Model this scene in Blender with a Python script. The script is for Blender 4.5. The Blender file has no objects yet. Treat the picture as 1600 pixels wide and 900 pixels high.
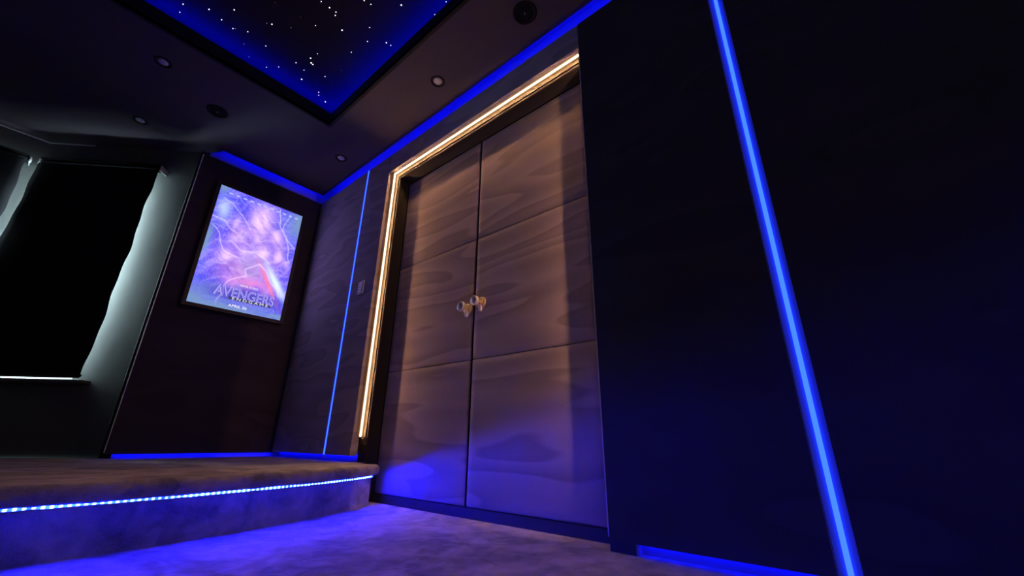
import bpy, bmesh, math, random
from mathutils import Vector, Matrix, noise

S = bpy.context.scene
COL = S.collection
R = math.radians

# ------------------------------------------------------------------ camera
YAW, PITCH, ROLL, FPX, CAM_H = 0.8690, 0.3581, -0.0120, 639.5, 0.3095
cam_d = bpy.data.cameras.new('camera')
cam = bpy.data.objects.new('camera', cam_d); COL.objects.link(cam)
cam_d.sensor_width = 36.0; cam_d.lens = FPX / 1600.0 * 36.0; cam_d.clip_start = 0.01
sy, cy, sp, cp = math.sin(YAW), math.cos(YAW), math.sin(PITCH), math.cos(PITCH)
fwd = Vector((sy * cp, cy * cp, sp)); rgt = Vector((cy, -sy, 0)); up = rgt.cross(fwd)
Xc = math.cos(ROLL) * rgt - math.sin(ROLL) * up
Yc = math.sin(ROLL) * rgt + math.cos(ROLL) * up
M = Matrix((Xc, Yc, -fwd)).transposed().to_4x4(); M.translation = Vector((0, 0, CAM_H))
cam.matrix_world = M
S.camera = cam

# ------------------------------------------------------------------ world and exposure
W = bpy.data.worlds.new('world'); S.world = W; W.use_nodes = True
W.node_tree.nodes['Background'].inputs[0].default_value = (0.50, 0.72, 0.80, 1)
W.node_tree.nodes['Background'].inputs[1].default_value = 1.2
S.view_settings.view_transform = 'Standard'
try: S.view_settings.look = 'None'
except Exception: pass
S.view_settings.gamma = 1.0
S.view_settings.exposure = 0.0
S.view_settings.use_curve_mapping = False

# strengths of every light source in the room
E_POSTER, E_WARM, E_BLUE, E_COVE, E_STEP, E_TRAY, E_TOE = 1.45, 520.0, 10.0, 52.0, 140.0, 105.0, 45.0
E_DAY, E_FILL = 200.0, 0.62  # window daylight, then the added fill panel

# ------------------------------------------------------------------ dimensions (metres)
XP, XW, XD = 1.300, 1.400, 1.389        # face of the false panels, structural wall, door face
YP, YW = 3.310, 3.400                   # poster panel face, wall behind it
ZT, ZC = 2.250, 2.325                   # top of the panels, ceiling
C1, C2 = Vector((0.45, 3.418)), Vector((-0.319, 4.187))   # the bay's splayed wall
ZP = 0.190                              # top of the raised platform
DC = 1.4286                             # middle of the double door
DH = 1.983                              # door head

# ------------------------------------------------------------------ helpers
class MB:
    def __init__(s): s.v = []; s.f = []
    def quad(s, a, b, c, d):
        n = len(s.v); s.v += [tuple(a), tuple(b), tuple(c), tuple(d)]; s.f.append((n, n+1, n+2, n+3))
    def box(s, x0, x1, y0, y1, z0, z1, T=None):
        n = len(s.v)
        P = [(x, y, z) for z in (z0, z1) for y in (y0, y1) for x in (x0, x1)]
        if T: P = [tuple(T(*p)) for p in P]
        s.v += P
        s.f += [tuple(n+i for i in q) for q in ((0,2,3,1),(4,5,7,6),(0,1,5,4),(2,6,7,3),(0,4,6,2),(1,3,7,5))]
    def prism(s, poly, z0, z1):
        n = len(s.v); k = len(poly)
        s.v += [(x, y, z0) for x, y in poly] + [(x, y, z1) for x, y in poly]
        s.f.append(tuple(n+k-1-i for i in range(k))); s.f.append(tuple(n+k+i for i in range(k)))
        for i in range(k):
            j = (i+1) % k; s.f.append((n+i, n+j, n+k+j, n+k+i))
    def lathe(s, prof, seg, T, close=True):
        n = len(s.v); k = len(prof)
        for i in range(seg):
            a = 2*math.pi*i/seg
            for r, h in prof: s.v.append(tuple(T(r*math.cos(a), r*math.sin(a), h)))
        for i in range(seg):
            j = (i+1) % seg
            for m in range(k-1):
                s.f.append((n+i*k+m, n+j*k+m, n+j*k+m+1, n+i*k+m+1))
        if close:
            s.f.append(tuple(n+i*k for i in range(seg)))
            s.f.append(tuple(n+i*k+k-1 for i in reversed(range(seg))))
    def tube(s, pts, r, seg=10):
        n = len(s.v); pts = [Vector(p) for p in pts]
        for i, p in enumerate(pts):
            t = (pts[min(i+1, len(pts)-1)] - pts[max(i-1, 0)]).normalized()
            a = t.cross(Vector((0, 0, 1)))
            if a.length < 0.1: a = t.cross(Vector((0, 1, 0)))
            a.normalize(); b = t.cross(a)
            rr = r(i) if callable(r) else r
            for k in range(seg):
                q = 2*math.pi*k/seg; s.v.append(tuple(p + a*math.cos(q)*rr + b*math.sin(q)*rr))
        for i in range(len(pts)-1):
            for k in range(seg):
                j = (k+1) % seg
                s.f.append((n+i*seg+k, n+i*seg+j, n+(i+1)*seg+j, n+(i+1)*seg+k))
        s.f.append(tuple(n+k for k in reversed(range(seg))))
        s.f.append(tuple(n+(len(pts)-1)*seg+k for k in range(seg)))
    def build(s, name, mat=None, parent=None, bevel=0, smooth=False, seg=2):
        me = bpy.data.meshes.new(name); me.from_pydata(s.v, [], s.f); me.validate()
        bm = bmesh.new(); bm.from_mesh(me)
        bmesh.ops.recalc_face_normals(bm, faces=bm.faces); bm.to_mesh(me); bm.free()
        if mat: me.materials.append(mat)
        o = bpy.data.objects.new(name, me); COL.objects.link(o)
        if parent: o.parent = parent
        if bevel:
            b = o.modifiers.new('bevel', 'BEVEL'); b.width = bevel; b.segments = seg; b.limit_method = 'ANGLE'; b.angle_limit = R(40)
        if smooth:
            for p in me.polygons: p.use_smooth = True
        return o

def box(name, x0, x1, y0, y1, z0, z1, mat, parent=None, bevel=0):
    m = MB(); m.box(x0, x1, y0, y1, z0, z1); return m.build(name, mat, parent, bevel)
def tag(o, label=None, cat=None, group=None, kind=None):
    if label: o['label'] = label
    if cat: o['category'] = cat
    if group: o['group'] = group
    if kind: o['kind'] = kind
    return o
def struct(o, label, cat): return tag(o, label, cat, kind='structure')
def empty(name, loc, rz=0):
    o = bpy.data.objects.new(name, None); o.empty_display_size = 0.05; COL.objects.link(o)
    o.location = loc; o.rotation_euler = (0, 0, rz); return o
def children(o): return [c for c in bpy.data.objects if c.parent == o]
def copy_tree(o, parent=None):
    c = o.copy(); COL.objects.link(c)
    if parent: c.parent = parent
    for ch in children(o): copy_tree(ch, c)
    return c

# ------------------------------------------------------------------ materials
def new_mat(name):
    m = bpy.data.materials.new(name); m.use_nodes = True
    return m, m.node_tree.nodes, m.node_tree.links, m.node_tree.nodes['Principled BSDF']
def plain(name, col, rough=0.6, metal=0.0, spec=0.4):
    m, n, l, b = new_mat(name)
    b.inputs['Base Color'].default_value = (*col, 1); b.inputs['Roughness'].default_value = rough
    b.inputs['Metallic'].default_value = metal; b.inputs['Specular IOR Level'].default_value = spec
    t = n.new('ShaderNodeTexNoise'); t.inputs['Scale'].default_value = 60; t.inputs['Detail'].default_value = 4
    tc = n.new('ShaderNodeTexCoord'); l.new(tc.outputs['Object'], t.inputs['Vector'])
    mp = n.new('ShaderNodeMapRange'); l.new(t.outputs['Fac'], mp.inputs['Value'])
    mp.inputs['To Min'].default_value = max(rough-0.06, 0.03); mp.inputs['To Max'].default_value = min(rough+0.06, 1)
    l.new(mp.outputs['Result'], b.inputs['Roughness'])
    return m
def emis(name, col, k):
    m = bpy.data.materials.new(name); m.use_nodes = True; n = m.node_tree.nodes; l = m.node_tree.links
    n.clear(); e = n.new('ShaderNodeEmission'); o = n.new('ShaderNodeOutputMaterial')
    e.inputs[0].default_value = (*col, 1); e.inputs[1].default_value = k
    l.new(e.outputs[0], o.inputs[0]); return m
def suede(name, dark, light, scale=1.6, sheen=0.25, stretch=3.0, bump=0.25, folds=3.2):
    """brushed fabric: broad curved nap strokes over a fine weave"""
    m, n, l, b = new_mat(name)
    tc = n.new('ShaderNodeTexCoord')
    mp = n.new('ShaderNodeMapping'); l.new(tc.outputs['Object'], mp.inputs['Vector'])
    mp.inputs['Scale'].default_value = (1.0, 1.0, stretch)
    mp.inputs['Rotation'].default_value = (R(-6), R(5), 0)
    wob = n.new('ShaderNodeTexNoise'); wob.inputs['Scale'].default_value = 1.3; l.new(mp.outputs[0], wob.inputs['Vector'])
    add = n.new('ShaderNodeVectorMath'); add.operation = 'MULTIPLY_ADD'
    l.new(wob.outputs['Color'], add.inputs[0]); add.inputs[1].default_value = (0.22, 0.22, 0.30); l.new(mp.outputs[0], add.inputs[2])
    a = n.new('ShaderNodeTexNoise'); a.inputs['Scale'].default_value = scale; a.inputs['Detail'].default_value = 1.2
    l.new(add.outputs[0], a.inputs['Vector'])
    # saw-like folding of the noise makes strokes with one crisp and one soft side
    sc = n.new('ShaderNodeMath'); sc.operation = 'MULTIPLY'; l.new(a.outputs['Fac'], sc.inputs[0]); sc.inputs[1].default_value = folds
    fr = n.new('ShaderNodeMath'); fr.operation = 'FRACT'; l.new(sc.outputs[0], fr.inputs[0])
    soft = n.new('ShaderNodeMapRange'); soft.interpolation_type = 'SMOOTHSTEP'
    l.new(fr.outputs[0], soft.inputs['Value']); soft.inputs['From Min'].default_value = 0.0; soft.inputs['From Max'].default_value = 0.12
    inv = n.new('ShaderNodeMath'); inv.operation = 'SUBTRACT'; inv.inputs[0].default_value = 1.0; l.new(fr.outputs[0], inv.inputs[1])
    stroke = n.new('ShaderNodeMath'); stroke.operation = 'MULTIPLY'; l.new(soft.outputs[0], stroke.inputs[0]); l.new(inv.outputs[0], stroke.inputs[1])
    fine = n.new('ShaderNodeTexNoise'); fine.inputs['Scale'].default_value = 260; fine.inputs['Detail'].default_value = 3
    l.new(tc.outputs['Object'], fine.inputs['Vector'])
    mixf = n.new('ShaderNodeMath'); mixf.operation = 'MULTIPLY_ADD'; l.new(fine.outputs['Fac'], mixf.inputs[0]); mixf.inputs[1].default_value = 0.18; l.new(stroke.outputs[0], mixf.inputs[2])
    cr = n.new('ShaderNodeMix'); cr.data_type = 'RGBA'; l.new(mixf.outputs[0], cr.inputs[0])
    cr.inputs[6].default_value = (*dark, 1); cr.inputs[7].default_value = (*light, 1)
    l.new(cr.outputs[2], b.inputs['Base Color'])
    b.inputs['Roughness'].default_value = 0.85; b.inputs['Specular IOR Level'].default_value = 0.15
    b.inputs['Sheen Weight'].default_value = sheen; b.inputs['Sheen Roughness'].default_value = 0.45
    bu = n.new('ShaderNodeBump'); bu.inputs['Strength'].default_value = bump; bu.inputs['Distance'].default_value = 0.002
    l.new(fine.outputs['Fac'], bu.inputs['Height']); l.new(bu.outputs[0], b.inputs['Normal'])
    return m
def carpet(name, dark, light):
    m, n, l, b = new_mat(name)
    tc = n.new('ShaderNodeTexCoord')
    def tex(sc, det, dist=0.0):
        t = n.new('ShaderNodeTexNoise'); t.inputs['Scale'].default_value = sc; t.inputs['Detail'].default_value = det
        t.inputs['Distortion'].default_value = dist; l.new(tc.outputs['Object'], t.inputs['Vector']); return t
    big, mid, fine = tex(3.2, 3, 1.4), tex(16, 4, 0.8), tex(420, 3)
    s1 = n.new('ShaderNodeMapRange'); l.new(big.outputs['Fac'], s1.inputs['Value']); s1.inputs['From Min'].default_value = 0.40; s1.inputs['From Max'].default_value = 0.60
    s2 = n.new('ShaderNodeMapRange'); l.new(mid.outputs['Fac'], s2.inputs['Value']); s2.inputs['From Min'].default_value = 0.35; s2.inputs['From Max'].default_value = 0.65
    s3 = n.new('ShaderNodeMapRange'); l.new(fine.outputs['Fac'], s3.inputs['Value']); s3.inputs['From Min'].default_value = 0.3; s3.inputs['From Max'].default_value = 0.7
    def mul(a, k, c=None):
        q = n.new('ShaderNodeMath'); q.operation = 'MULTIPLY_ADD'; l.new(a, q.inputs[0]); q.inputs[1].default_value = k
        if c is not None: l.new(c, q.inputs[2])
        else: q.inputs[2].default_value = 0
        return q.outputs[0]
    f = mul(s3.outputs[0], 0.28, mul(s2.outputs[0], 0.30, mul(s1.outputs[0], 0.42)))
    cr = n.new('ShaderNodeMix'); cr.data_type = 'RGBA'; l.new(f, cr.inputs[0])
    cr.inputs[6].default_value = (*dark, 1); cr.inputs[7].default_value = (*light, 1)
    l.new(cr.outputs[2], b.inputs['Base Color'])
    b.inputs['Roughness'].default_value = 0.95; b.inputs['Specular IOR Level'].default_value = 0.1
    b.inputs['Sheen Weight'].default_value = 0.3
    h = mul(s3.outputs[0], 1.0, mul(s2.outputs[0], 2.2, mul(s1.outputs[0], 2.0)))
    bu = n.new('ShaderNodeBump'); bu.inputs['Strength'].default_value = 0.7; bu.inputs['Distance'].default_value = 0.004
    l.new(h, bu.inputs['Height']); l.new(bu.outputs[0], b.inputs['Normal'])
    return m

M_PANEL_LIT = suede('charcoal_suede_lit', (0.36, 0.32, 0.36), (0.54, 0.48, 0.54), folds=4.5, stretch=4.0)  # same suede as the right wall, lightened for the light falling here
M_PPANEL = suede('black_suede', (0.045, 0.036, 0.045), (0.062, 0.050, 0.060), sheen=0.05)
M_PANEL_DIM = suede('charcoal_suede_dim', (0.052, 0.046, 0.050), (0.070, 0.062, 0.068), sheen=0.08)  # same suede again, kept darker where little light falls
M_DOOR = suede('door_suede', (0.26, 0.205, 0.21), (0.42, 0.33, 0.315), folds=6.5, scale=0.75, sheen=0.25, stretch=7.0)
M_WALL = plain('black_wall_paint', (0.022, 0.022, 0.024), 0.75)
M_BAY = plain('bay_wall_paint', (0.095, 0.098, 0.095), 0.7, spec=0.2)
M_CEIL = plain('black_ceiling_paint', (0.10, 0.088, 0.102), 0.8, spec=0.1)
M_COVEB = plain('cove_back_paint', (0.30, 0.30, 0.32), 0.7)
M_TRAYL = plain('tray_lip_black', (0.008, 0.008, 0.009), 0.8)
M_STAR = plain('star_panel_cloth', (0.022, 0.022, 0.024), 0.95, spec=0.05)
M_CARP = carpet('plush_carpet', (0.13, 0.112, 0.118), (0.80, 0.71, 0.71))
M_CASE = plain('casing_paint', (0.024, 0.020, 0.017), 0.7, spec=0.2)
M_BEAD = plain('casing_bead', (0.11, 0.085, 0.065), 0.6, spec=0.2)
M_EDGE = plain('edge_highlight_paint', (0.80, 0.74, 0.74), 0.5)  # pale colour stands in for light caught on the panel edges
M_BLACK = plain('black_plastic', (0.012, 0.012, 0.013), 0.6, spec=0.15)
M_BLIND = plain('blackout_blind', (0.010, 0.010, 0.012), 0.9, spec=0.1)
M_WHITE = plain('white_plastic', (0.62, 0.62, 0.64), 0.4)
M_SWITCH = plain('switch_plate', (0.80, 0.80, 0.86), 0.4)
M_BRASS = plain('aged_brass', (0.90, 0.66, 0.34), 0.34, metal=0.6)
M_CHROME = plain('satin_chrome', (0.80, 0.76, 0.80), 0.32, metal=0.5)
M_KNOBF = plain('knob_face', (0.36, 0.36, 0.42), 0.35, metal=0.7)
M_FRAME = plain('lightbox_frame', (0.045, 0.035, 0.030), 0.4)
M_THR = plain('threshold_black', (0.02, 0.02, 0.022), 0.55)
M_LENS = plain('downlight_lens', (0.75, 0.72, 0.74), 0.2)
M_WARM = emis('warm_led', (1.0, 0.49, 0.215), E_WARM)
M_WARMD = emis('warm_diffuser', (1.0, 0.82, 0.58), 1.5)
M_AMBER_SPILL = emis('amber_spill', (1.0, 0.42, 0.13), 0.30)  # warm spill beside the strip, put into its holder as a glow
M_BLUE = emis('blue_led_diffuser', (0.0072, 0.027, 1.0), E_BLUE)
M_COVE = emis('cove_led', (0.0, 0.0012, 1.0), E_COVE)
M_TRAY = emis('tray_led', (0.0, 0.0012, 1.0), E_TRAY)
M_TOE = emis('toe_led', (0.0, 0.0012, 1.0), E_TOE)
M_STARL = emis('star_point', (1.0, 0.97, 0.86), 6.0)
M_STARD = emis('star_point_dim', (1.0, 0.95, 0.85), 0.9)

# chips of the strip under the nosing: bright beads along the tape
def step_led():
    m = bpy.data.materials.new('step_led'); m.use_nodes = True; n = m.node_tree.nodes; l = m.node_tree.links; n.clear()
    e = n.new('ShaderNodeEmission'); o = n.new('ShaderNodeOutputMaterial'); l.new(e.outputs[0], o.inputs[0])
    tc = n.new('ShaderNodeTexCoord'); sx = n.new('ShaderNodeSeparateXYZ'); l.new(tc.outputs['Object'], sx.inputs[0])
    nz = n.new('ShaderNodeTexNoise'); nz.inputs['Scale'].default_value = 9; nz.inputs['Detail'].default_value = 3; l.new(tc.outputs['Object'], nz.inputs['Vector'])
    m1 = n.new('ShaderNodeMath'); m1.operation = 'MULTIPLY'; l.new(sx.outputs['X'], m1.inputs[0]); m1.inputs[1].default_value = 2*math.pi/0.0165
    s1 = n.new('ShaderNodeMath'); s1.operation = 'SINE'; l.new(m1.outputs[0], s1.inputs[0])
    r = n.new('ShaderNodeMapRange'); l.new(s1.outputs[0], r.inputs['Value']); r.inputs['From Min'].default_value = -0.2; r.inputs['From Max'].default_value = 0.9
    mx = n.new('ShaderNodeMix'); mx.data_type = 'RGBA'; l.new(r.outputs[0], mx.inputs[0])
    mx.inputs[6].default_value = (0.0015, 0.006, 4.0, 1); mx.inputs[7].default_value = (0.024, 0.050, 9.0, 1)
    vr = n.new('ShaderNodeMapRange'); l.new(nz.outputs['Fac'], vr.inputs['Value']); vr.inputs['From Min'].default_value = 0.35; vr.inputs['From Max'].default_value = 0.62
    vr.inputs['To Min'].default_value = 0.25*E_STEP; vr.inputs['To Max'].default_value = 1.3*E_STEP
    l.new(mx.outputs[2], e.inputs[0]); l.new(vr.outputs[0], e.inputs[1])
    return m
M_STEP = step_led()

def glass_mat():
    m = bpy.data.materials.new('window_glass'); m.use_nodes = True; n = m.node_tree.nodes; l = m.node_tree.links; n.clear()
    o = n.new('ShaderNodeOutputMaterial'); t = n.new('ShaderNodeBsdfTransparent'); g = n.new('ShaderNodeBsdfGlossy'); g.inputs['Roughness'].default_value = 0.02
    mx = n.new('ShaderNodeMixShader'); mx.inputs[0].default_value = 0.06
    l.new(t.outputs[0], mx.inputs[1]); l.new(g.outputs[0], mx.inputs[2]); l.new(mx.outputs[0], o.inputs[0]); return m
M_GLASS = glass_mat()

def area(name, loc, direction, sx_, sy_, power, col, spread=180):
    d = bpy.data.lights.new(name, 'AREA'); d.shape = 'RECTANGLE'; d.size = sx_; d.size_y = sy_; d.energy = power; d.color = col; d.spread = R(spread)
    o = bpy.data.objects.new(name, d); COL.objects.link(o); o.location = loc
    o.rotation_euler = Vector(direction).to_track_quat('-Z', 'Z').to_euler(); return o

# ================================================================== the room
XL, YB = -3.0, -2.7
# floor
box('floor', XL, 1.75, YB, 3.45, -0.06, 0.0, M_CARP)
struct(bpy.data.objects['floor'], 'plush grey carpet in front of the raised platform', 'floor')

# structural right wall with the door opening
m = MB()
m.box(XW, XW+0.12, YB, DC-0.72, 0, 2.60); m.box(XW, XW+0.12, DC+0.72, 3.62, 0, 2.60); m.box(XW, XW+0.12, DC-0.72, DC+0.72, DH+0.02, 2.60)
struct(m.build('wall_right', M_WALL), 'black wall behind the fabric panels', 'wall')
m = MB()  # dark box added to stop outside light leaking past the door leaves
m.box(1.72, 1.75, DC-0.9, DC+0.9, 0, 2.60); m.box(1.52, 1.72, DC-0.9, DC-0.87, 0, 2.60); m.box(1.52, 1.72, DC+0.87, DC+0.9, 0, 2.60)
struct(m.build('wall_backing', M_WALL), 'dark backing box added behind the double door against light leaks', 'wall')
# far wall behind poster panel, bay walls, left and back walls
m = MB(); m.box(C1.x-0.03, 1.75, 3.418, 3.55, 0, 2.60)
struct(m.build('wall_far', M_WALL), 'black wall behind the poster panel', 'wall')

def wall_seg(name, P, Q, mat, opening=None, th=0.16, label='', ext0=0.0, ext1=0.0):
    d = (Q-P); L = d.length; d.normalize(); nrm = Vector((d.y, -d.x))   # points out of the room for a run that goes anticlockwise
    T = lambda u, w, z: (P.x + d.x*u + nrm.x*w, P.y + d.y*u + nrm.y*w, z)
    m = MB()
    if opening is None: m.box(-ext0, L+ext1, 0, th, 0, 2.60, T)
    else:
        a, b, z0, z1 = opening
        m.box(-ext0, a, 0, th, 0, 2.60, T); m.box(b, L+ext1, 0, th, 0, 2.60, T)
        m.box(a, b, 0, th, 0, z0, T); m.box(a, b, 0, th, z1, 2.60, T)
    o = m.build(name, mat); struct(o, label, 'wall'); return T, L
C3, C4 = Vector((-1.519, 4.187)), Vector((-2.288, 3.418))
T1, L1 = wall_seg('wall_bay', C1, C2, M_BAY, (0.335, 0.96, 0.62, 2.06), label='splayed bay wall between the poster panel and the bay corner', ext1=0.06)
T2, L2 = wall_seg('wall_bay_middle', C2, C3, M_BAY, (0.13, 1.07, 0.62, 2.09), label='middle wall of the window bay beyond the splayed wall', ext1=0.06)
T3, L3 = wall_seg('wall_bay_left', C3, C4, M_BAY, None, label='far splayed wall of the window bay')
m = MB(); m.box(XL, C4.x, 3.418, 3.55, 0, 2.60); struct(m.build('wall_far_left', M_WALL), 'black wall left of the window bay', 'wall')
m = MB(); m.box(XL-0.12, XL, YB, 3.55, 0, 2.60); struct(m.build('wall_left', M_WALL), 'black wall at the left end of the room', 'wall')
m = MB(); m.box(XL-0.12, 1.75, YB-0.12, YB, 0, 2.60); struct(m.build('wall_back', M_WALL), 'black wall behind the camera', 'wall')

# windows with frames, glass
def window(name, T, a, b, z0, z1, label):
    w = empty(name, (0, 0, 0)); struct(w, label, 'window')
    m = MB(); f = 0.05
    m.box(a, a+f, 0.08, 0.13, z0, z1, T); m.box(b-f, b, 0.08, 0.13, z0, z1, T)
    m.box(a+f, b-f, 0.08, 0.13, z0, z0+f, T); m.box(a+f, b-f, 0.08, 0.13, z1-f, z1, T)
    m.box(a+f, b-f, 0.085, 0.125, (z0+z1)/2-0.02, (z0+z1)/2+0.02, T)
    m.build('window_frame', M_WHITE, w, 0.004)
    m = MB(); m.box(a+f, b-f, 0.102, 0.106, z0+f, z1-f, T); m.build('pane', M_GLASS, w)
window('window_1', T1, 0.335, 0.96, 0.62, 2.09, 'tall window in the splayed bay wall behind its blackout blind')
window('window_2', T2, 0.13, 1.07, 0.62, 2.09, 'window of the middle bay wall behind the far blind')
for T, a, b, pw in ((T1, 0.335, 0.96, 1.0), (T2, 0.13, 1.07, 0.35)):
    c = Vector(T((a+b)/2, 0.22, 1.36)); inn = Vector(T((a+b)/2, 0.0, 1.36)) - c
    area('daylight', c, inn, b-a, 1.45, E_DAY*pw, (0.70, 0.93, 1.0))
# sill boards
def sill(T, a, b, name):
    m = MB(); m.box(a, b, -0.075, 0.08, 0.600, 0.622, T); struct(m.build(name, M_BAY, None, 0.006), 'window sill board under the blind', 'sill')
sill(T1, 0.225, 1.0, 'trim_1'); sill(T2, 0.06, 1.14, 'trim_2')
# pale bead where the bay walls meet the ceiling
m = MB(); m.box(0.78, L1, -0.006, 0.0, ZC-0.006, ZC, T1); m.box(0, L2, -0.006, 0.0, ZC-0.006, ZC, T2)
struct(m.build('trim_3', M_WHITE), 'thin pale bead along the bay ceiling line', 'trim')

# blinds
M_BACKING = plain('blind_white_backing', (0.80, 0.82, 0.82), 0.8)
def blind(T, a, b, z0, z1, off, label, seed):
    e = empty('roller_blind', T((a+b)/2, -off, z0)); tag(e, label, 'blind', 'blackout blinds in the window bay')
    inv = Matrix.Translation(-Vector(e.location))
    random.seed(seed); nu, nz = 24, 60
    m = MB()
    for side in (0, 1):
        for i in range(nu+1):
            for k in range(nz+1):
                t = k/nz; u = a + (b-a)*i/nu
                w = -off + 0.005*math.sin(9*t+seed)*math.sin(i/nu*3.1) + side*0.0016
                edge = 0.006*math.sin(t*17+seed) + 0.003*math.sin(t*41) - 0.010*t*(1-t)*2
                if i == 0: u += edge
                if i == nu: u -= edge
                m.v.append(tuple(Vector(T(u, w, z0+(z1-z0)*t)) - Vector(e.location)))
    st = (nu+1)*(nz+1)
    for i in range(nu):
        for k in range(nz):
            q = i*(nz+1)+k
            m.f.append((q, q+nz+1, q+nz+2, q+1)); m.f.append((st+q, st+q+1, st+q+nz+2, st+q+nz+1))
    for k in range(nz):
        m.f.append((k, k+1, st+k+1, st+k)); q = nu*(nz+1)+k; m.f.append((q, st+q, st+q+1, q+1))
    for i in range(nu):
        q = i*(nz+1); m.f.append((q, st+q, st+q+nz+1, q+nz+1))
    cl = m.build('blind_cloth', M_BLIND, e, smooth=True)
    cl.data.materials.append(M_BACKING)
    nb = Vector(T(0, 1, 0)) - Vector(T(0, 0, 0))
    for p_ in cl.data.polygons:
        if p_.normal.dot(nb) > 0.5: p_.material_index = 1          # pale reverse of the blackout cloth
    o = Vector(e.location)
    m = MB(); m.tube([Vector(T(a+0.004, -off+0.022, z1+0.012))-o, Vector(T(b-0.004, -off+0.022, z1+0.012))-o], 0.020, 16)
    m.build('roller_tube', M_BLIND, e, smooth=True)
    m = MB(); m.tube([Vector(T(a, -off-0.004, z0+0.014))-o, Vector(T(b, -off-0.004, z0+0.014))-o], 0.008, 10)
    m.build('bottom_bar', M_BLIND, e, smooth=True)
    m = MB(); m.box(a, b, -off-0.004, -0.001 if seed == 1 else -0.02, z1+0.034, z1+0.042, lambda x, y, z: Vector(T(x, y, z))-o); m.build('leak_board', M_BLIND, e)  # board added to block light leaking over the blind
    for u, s in ((a-0.012, -1), (b+0.008, 1)):
        m = MB(); m.box(u, u+0.004, -off+0.002, -0.001, z1-0.008, z1+0.035, lambda x, y, z: Vector(T(x, y, z))-o)
        m.tube([Vector(T(u-0.004, -off+0.022, z1+0.012))-o, Vector(T(u+0.008, -off+0.022, z1+0.012))-o], 0.013, 14)
        m.build('bracket', M_WHITE, e)
blind(T1, 0.232, 1.018, 0.630, 2.105, 0.070, 'black roller blind on the splayed bay wall, pale light spilling past its edge', 1)
blind(T2, 0.055, 1.12, 0.630, 2.105, 0.070, 'black roller blind on the middle bay wall, mostly cut off by the frame edge', 4)

# ================================================================== ceiling
TX0, TX1, TY0, TY1 = -1.70, 0.893, -0.95, 2.417          # star tray opening
# slab with a hole: cut into strips; the slab stops short of the structural walls so that its edge makes the cove
XC, YC = 1.302, 3.318
m = MB(); zt = ZC+0.02
m.box(XL, TX0, YB, YC, ZC, zt); m.box(TX1, XC-0.035, YB, YC-0.035, ZC, zt)
m.box(TX0, TX1, YB, TY0, ZC, zt); m.box(TX0, TX1, TY1, YC-0.035, ZC, zt)
m.box(TX0, 0.50, YC-0.035, YC, ZC, zt)
# feathered edge of the slab at the cove
n_ = len(m.v); e_ = 0.035
m.v += [(XC-e_, YB, ZC), (XC-e_, YC-e_, ZC), (0.50, YC-e_, ZC), (XC, YB, zt-0.004), (XC, YC, zt-0.004), (0.50, YC, zt-0.004),
        (XC, YB, zt), (XC, YC, zt), (0.50, YC, zt), (XC-e_, YB, zt), (XC-e_, YC-e_, zt), (0.50, YC-e_, zt)]
for a_, b_ in ((0, 3), (3, 6), (6, 9), (9, 0)):
    for k in range(2): m.f.append((n_+a_+k, n_+a_+k+1, n_+b_+k+1, n_+b_+k))
m.f.append((n_, n_+3, n_+6, n_+9)); m.f.append((n_+2, n_+5, n_+8, n_+11))
m.prism([(0.52, YC), (C1.x, 3.418), (C2.x, C2.y), (C3.x, C3.y), (C4.x, 3.418), (XL, 3.418), (XL, YC)], ZC, zt)
struct(m.build('ceiling', M_CEIL), 'dark dropped ceiling around the star tray', 'ceiling')
m = MB(); m.box(XL-0.12, 1.75, YB-0.12, 4.40, 2.60, 2.66)
struct(m.build('ceiling_upper', M_WALL), 'structural ceiling above the dropped one', 'ceiling')
# lip of the tray
m = MB(); h = 0.10; t = 0.018
m.box(TX0-t, TX0, TY0-t, TY1+t, ZC-0.001, ZC+h); m.box(TX1, TX1+t, TY0-t, TY1+t, ZC-0.001, ZC+h)
m.box(TX0, TX1, TY0-t, TY0, ZC-0.001, ZC+h); m.box(TX0, TX1, TY1, TY1+t, ZC-0.001, ZC+h)
struct(m.build('trim_4', M_TRAYL), 'black upright lip around the star tray', 'trim')
# star panel with closing sides
ZS = 2.50; g = 0.14
m = MB(); m.box(TX0-g, TX1+g, TY0-g, TY1+g, ZS, ZS+0.02)
m.box(TX0-g-0.01, TX0-g, TY0-g, TY1+g, zt, ZS+0.02); m.box(TX1+g, TX1+g+0.01, TY0-g, TY1+g, zt, ZS+0.02)
m.box(TX0-g, TX1+g, TY0-g-0.01, TY0-g, zt, ZS+0.02); m.box(TX0-g, TX1+g, TY1+g, TY1+g+0.01, zt, ZS+0.02)
struct(m.build('ceiling_stars', M_STAR), 'black starlight ceiling glowing blue along its edges', 'ceiling')
# tray light tape lying behind the lip
m = MB(); a, b = 0.030, 0.042; z0, z1 = ZC+0.094, ZC+0.098
m.box(TX1+a, TX1+b, TY0, TY1+a, z0, z1); m.box(TX0-b, TX0-a, TY0, TY1+a, z0, z1)
m.box(TX0, TX1+b, TY1+a, TY1+b, z0, z1); m.box(TX0, TX1, TY0-b, TY0-a, z0, z1)
tag(m.build('tray_light_strip', M_TRAY), 'blue light tape hidden behind the lip of the star tray', 'light strip')
m = MB()
m.box(TX1+a-0.004, TX1+b+0.004, TY0, TY1+a, zt, z0); m.box(TX0-b-0.004, TX0-a+0.004, TY0, TY1+a, zt, z0)
m.box(TX0, TX1+b, TY1+a-0.004, TY1+b+0.004, zt, z0); m.box(TX0, TX1, TY0-b-0.004, TY0-a+0.004, zt, z0)
struct(m.build('trim_5', M_TRAYL), 'black ledge carrying the tray light tape', 'trim')

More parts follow.
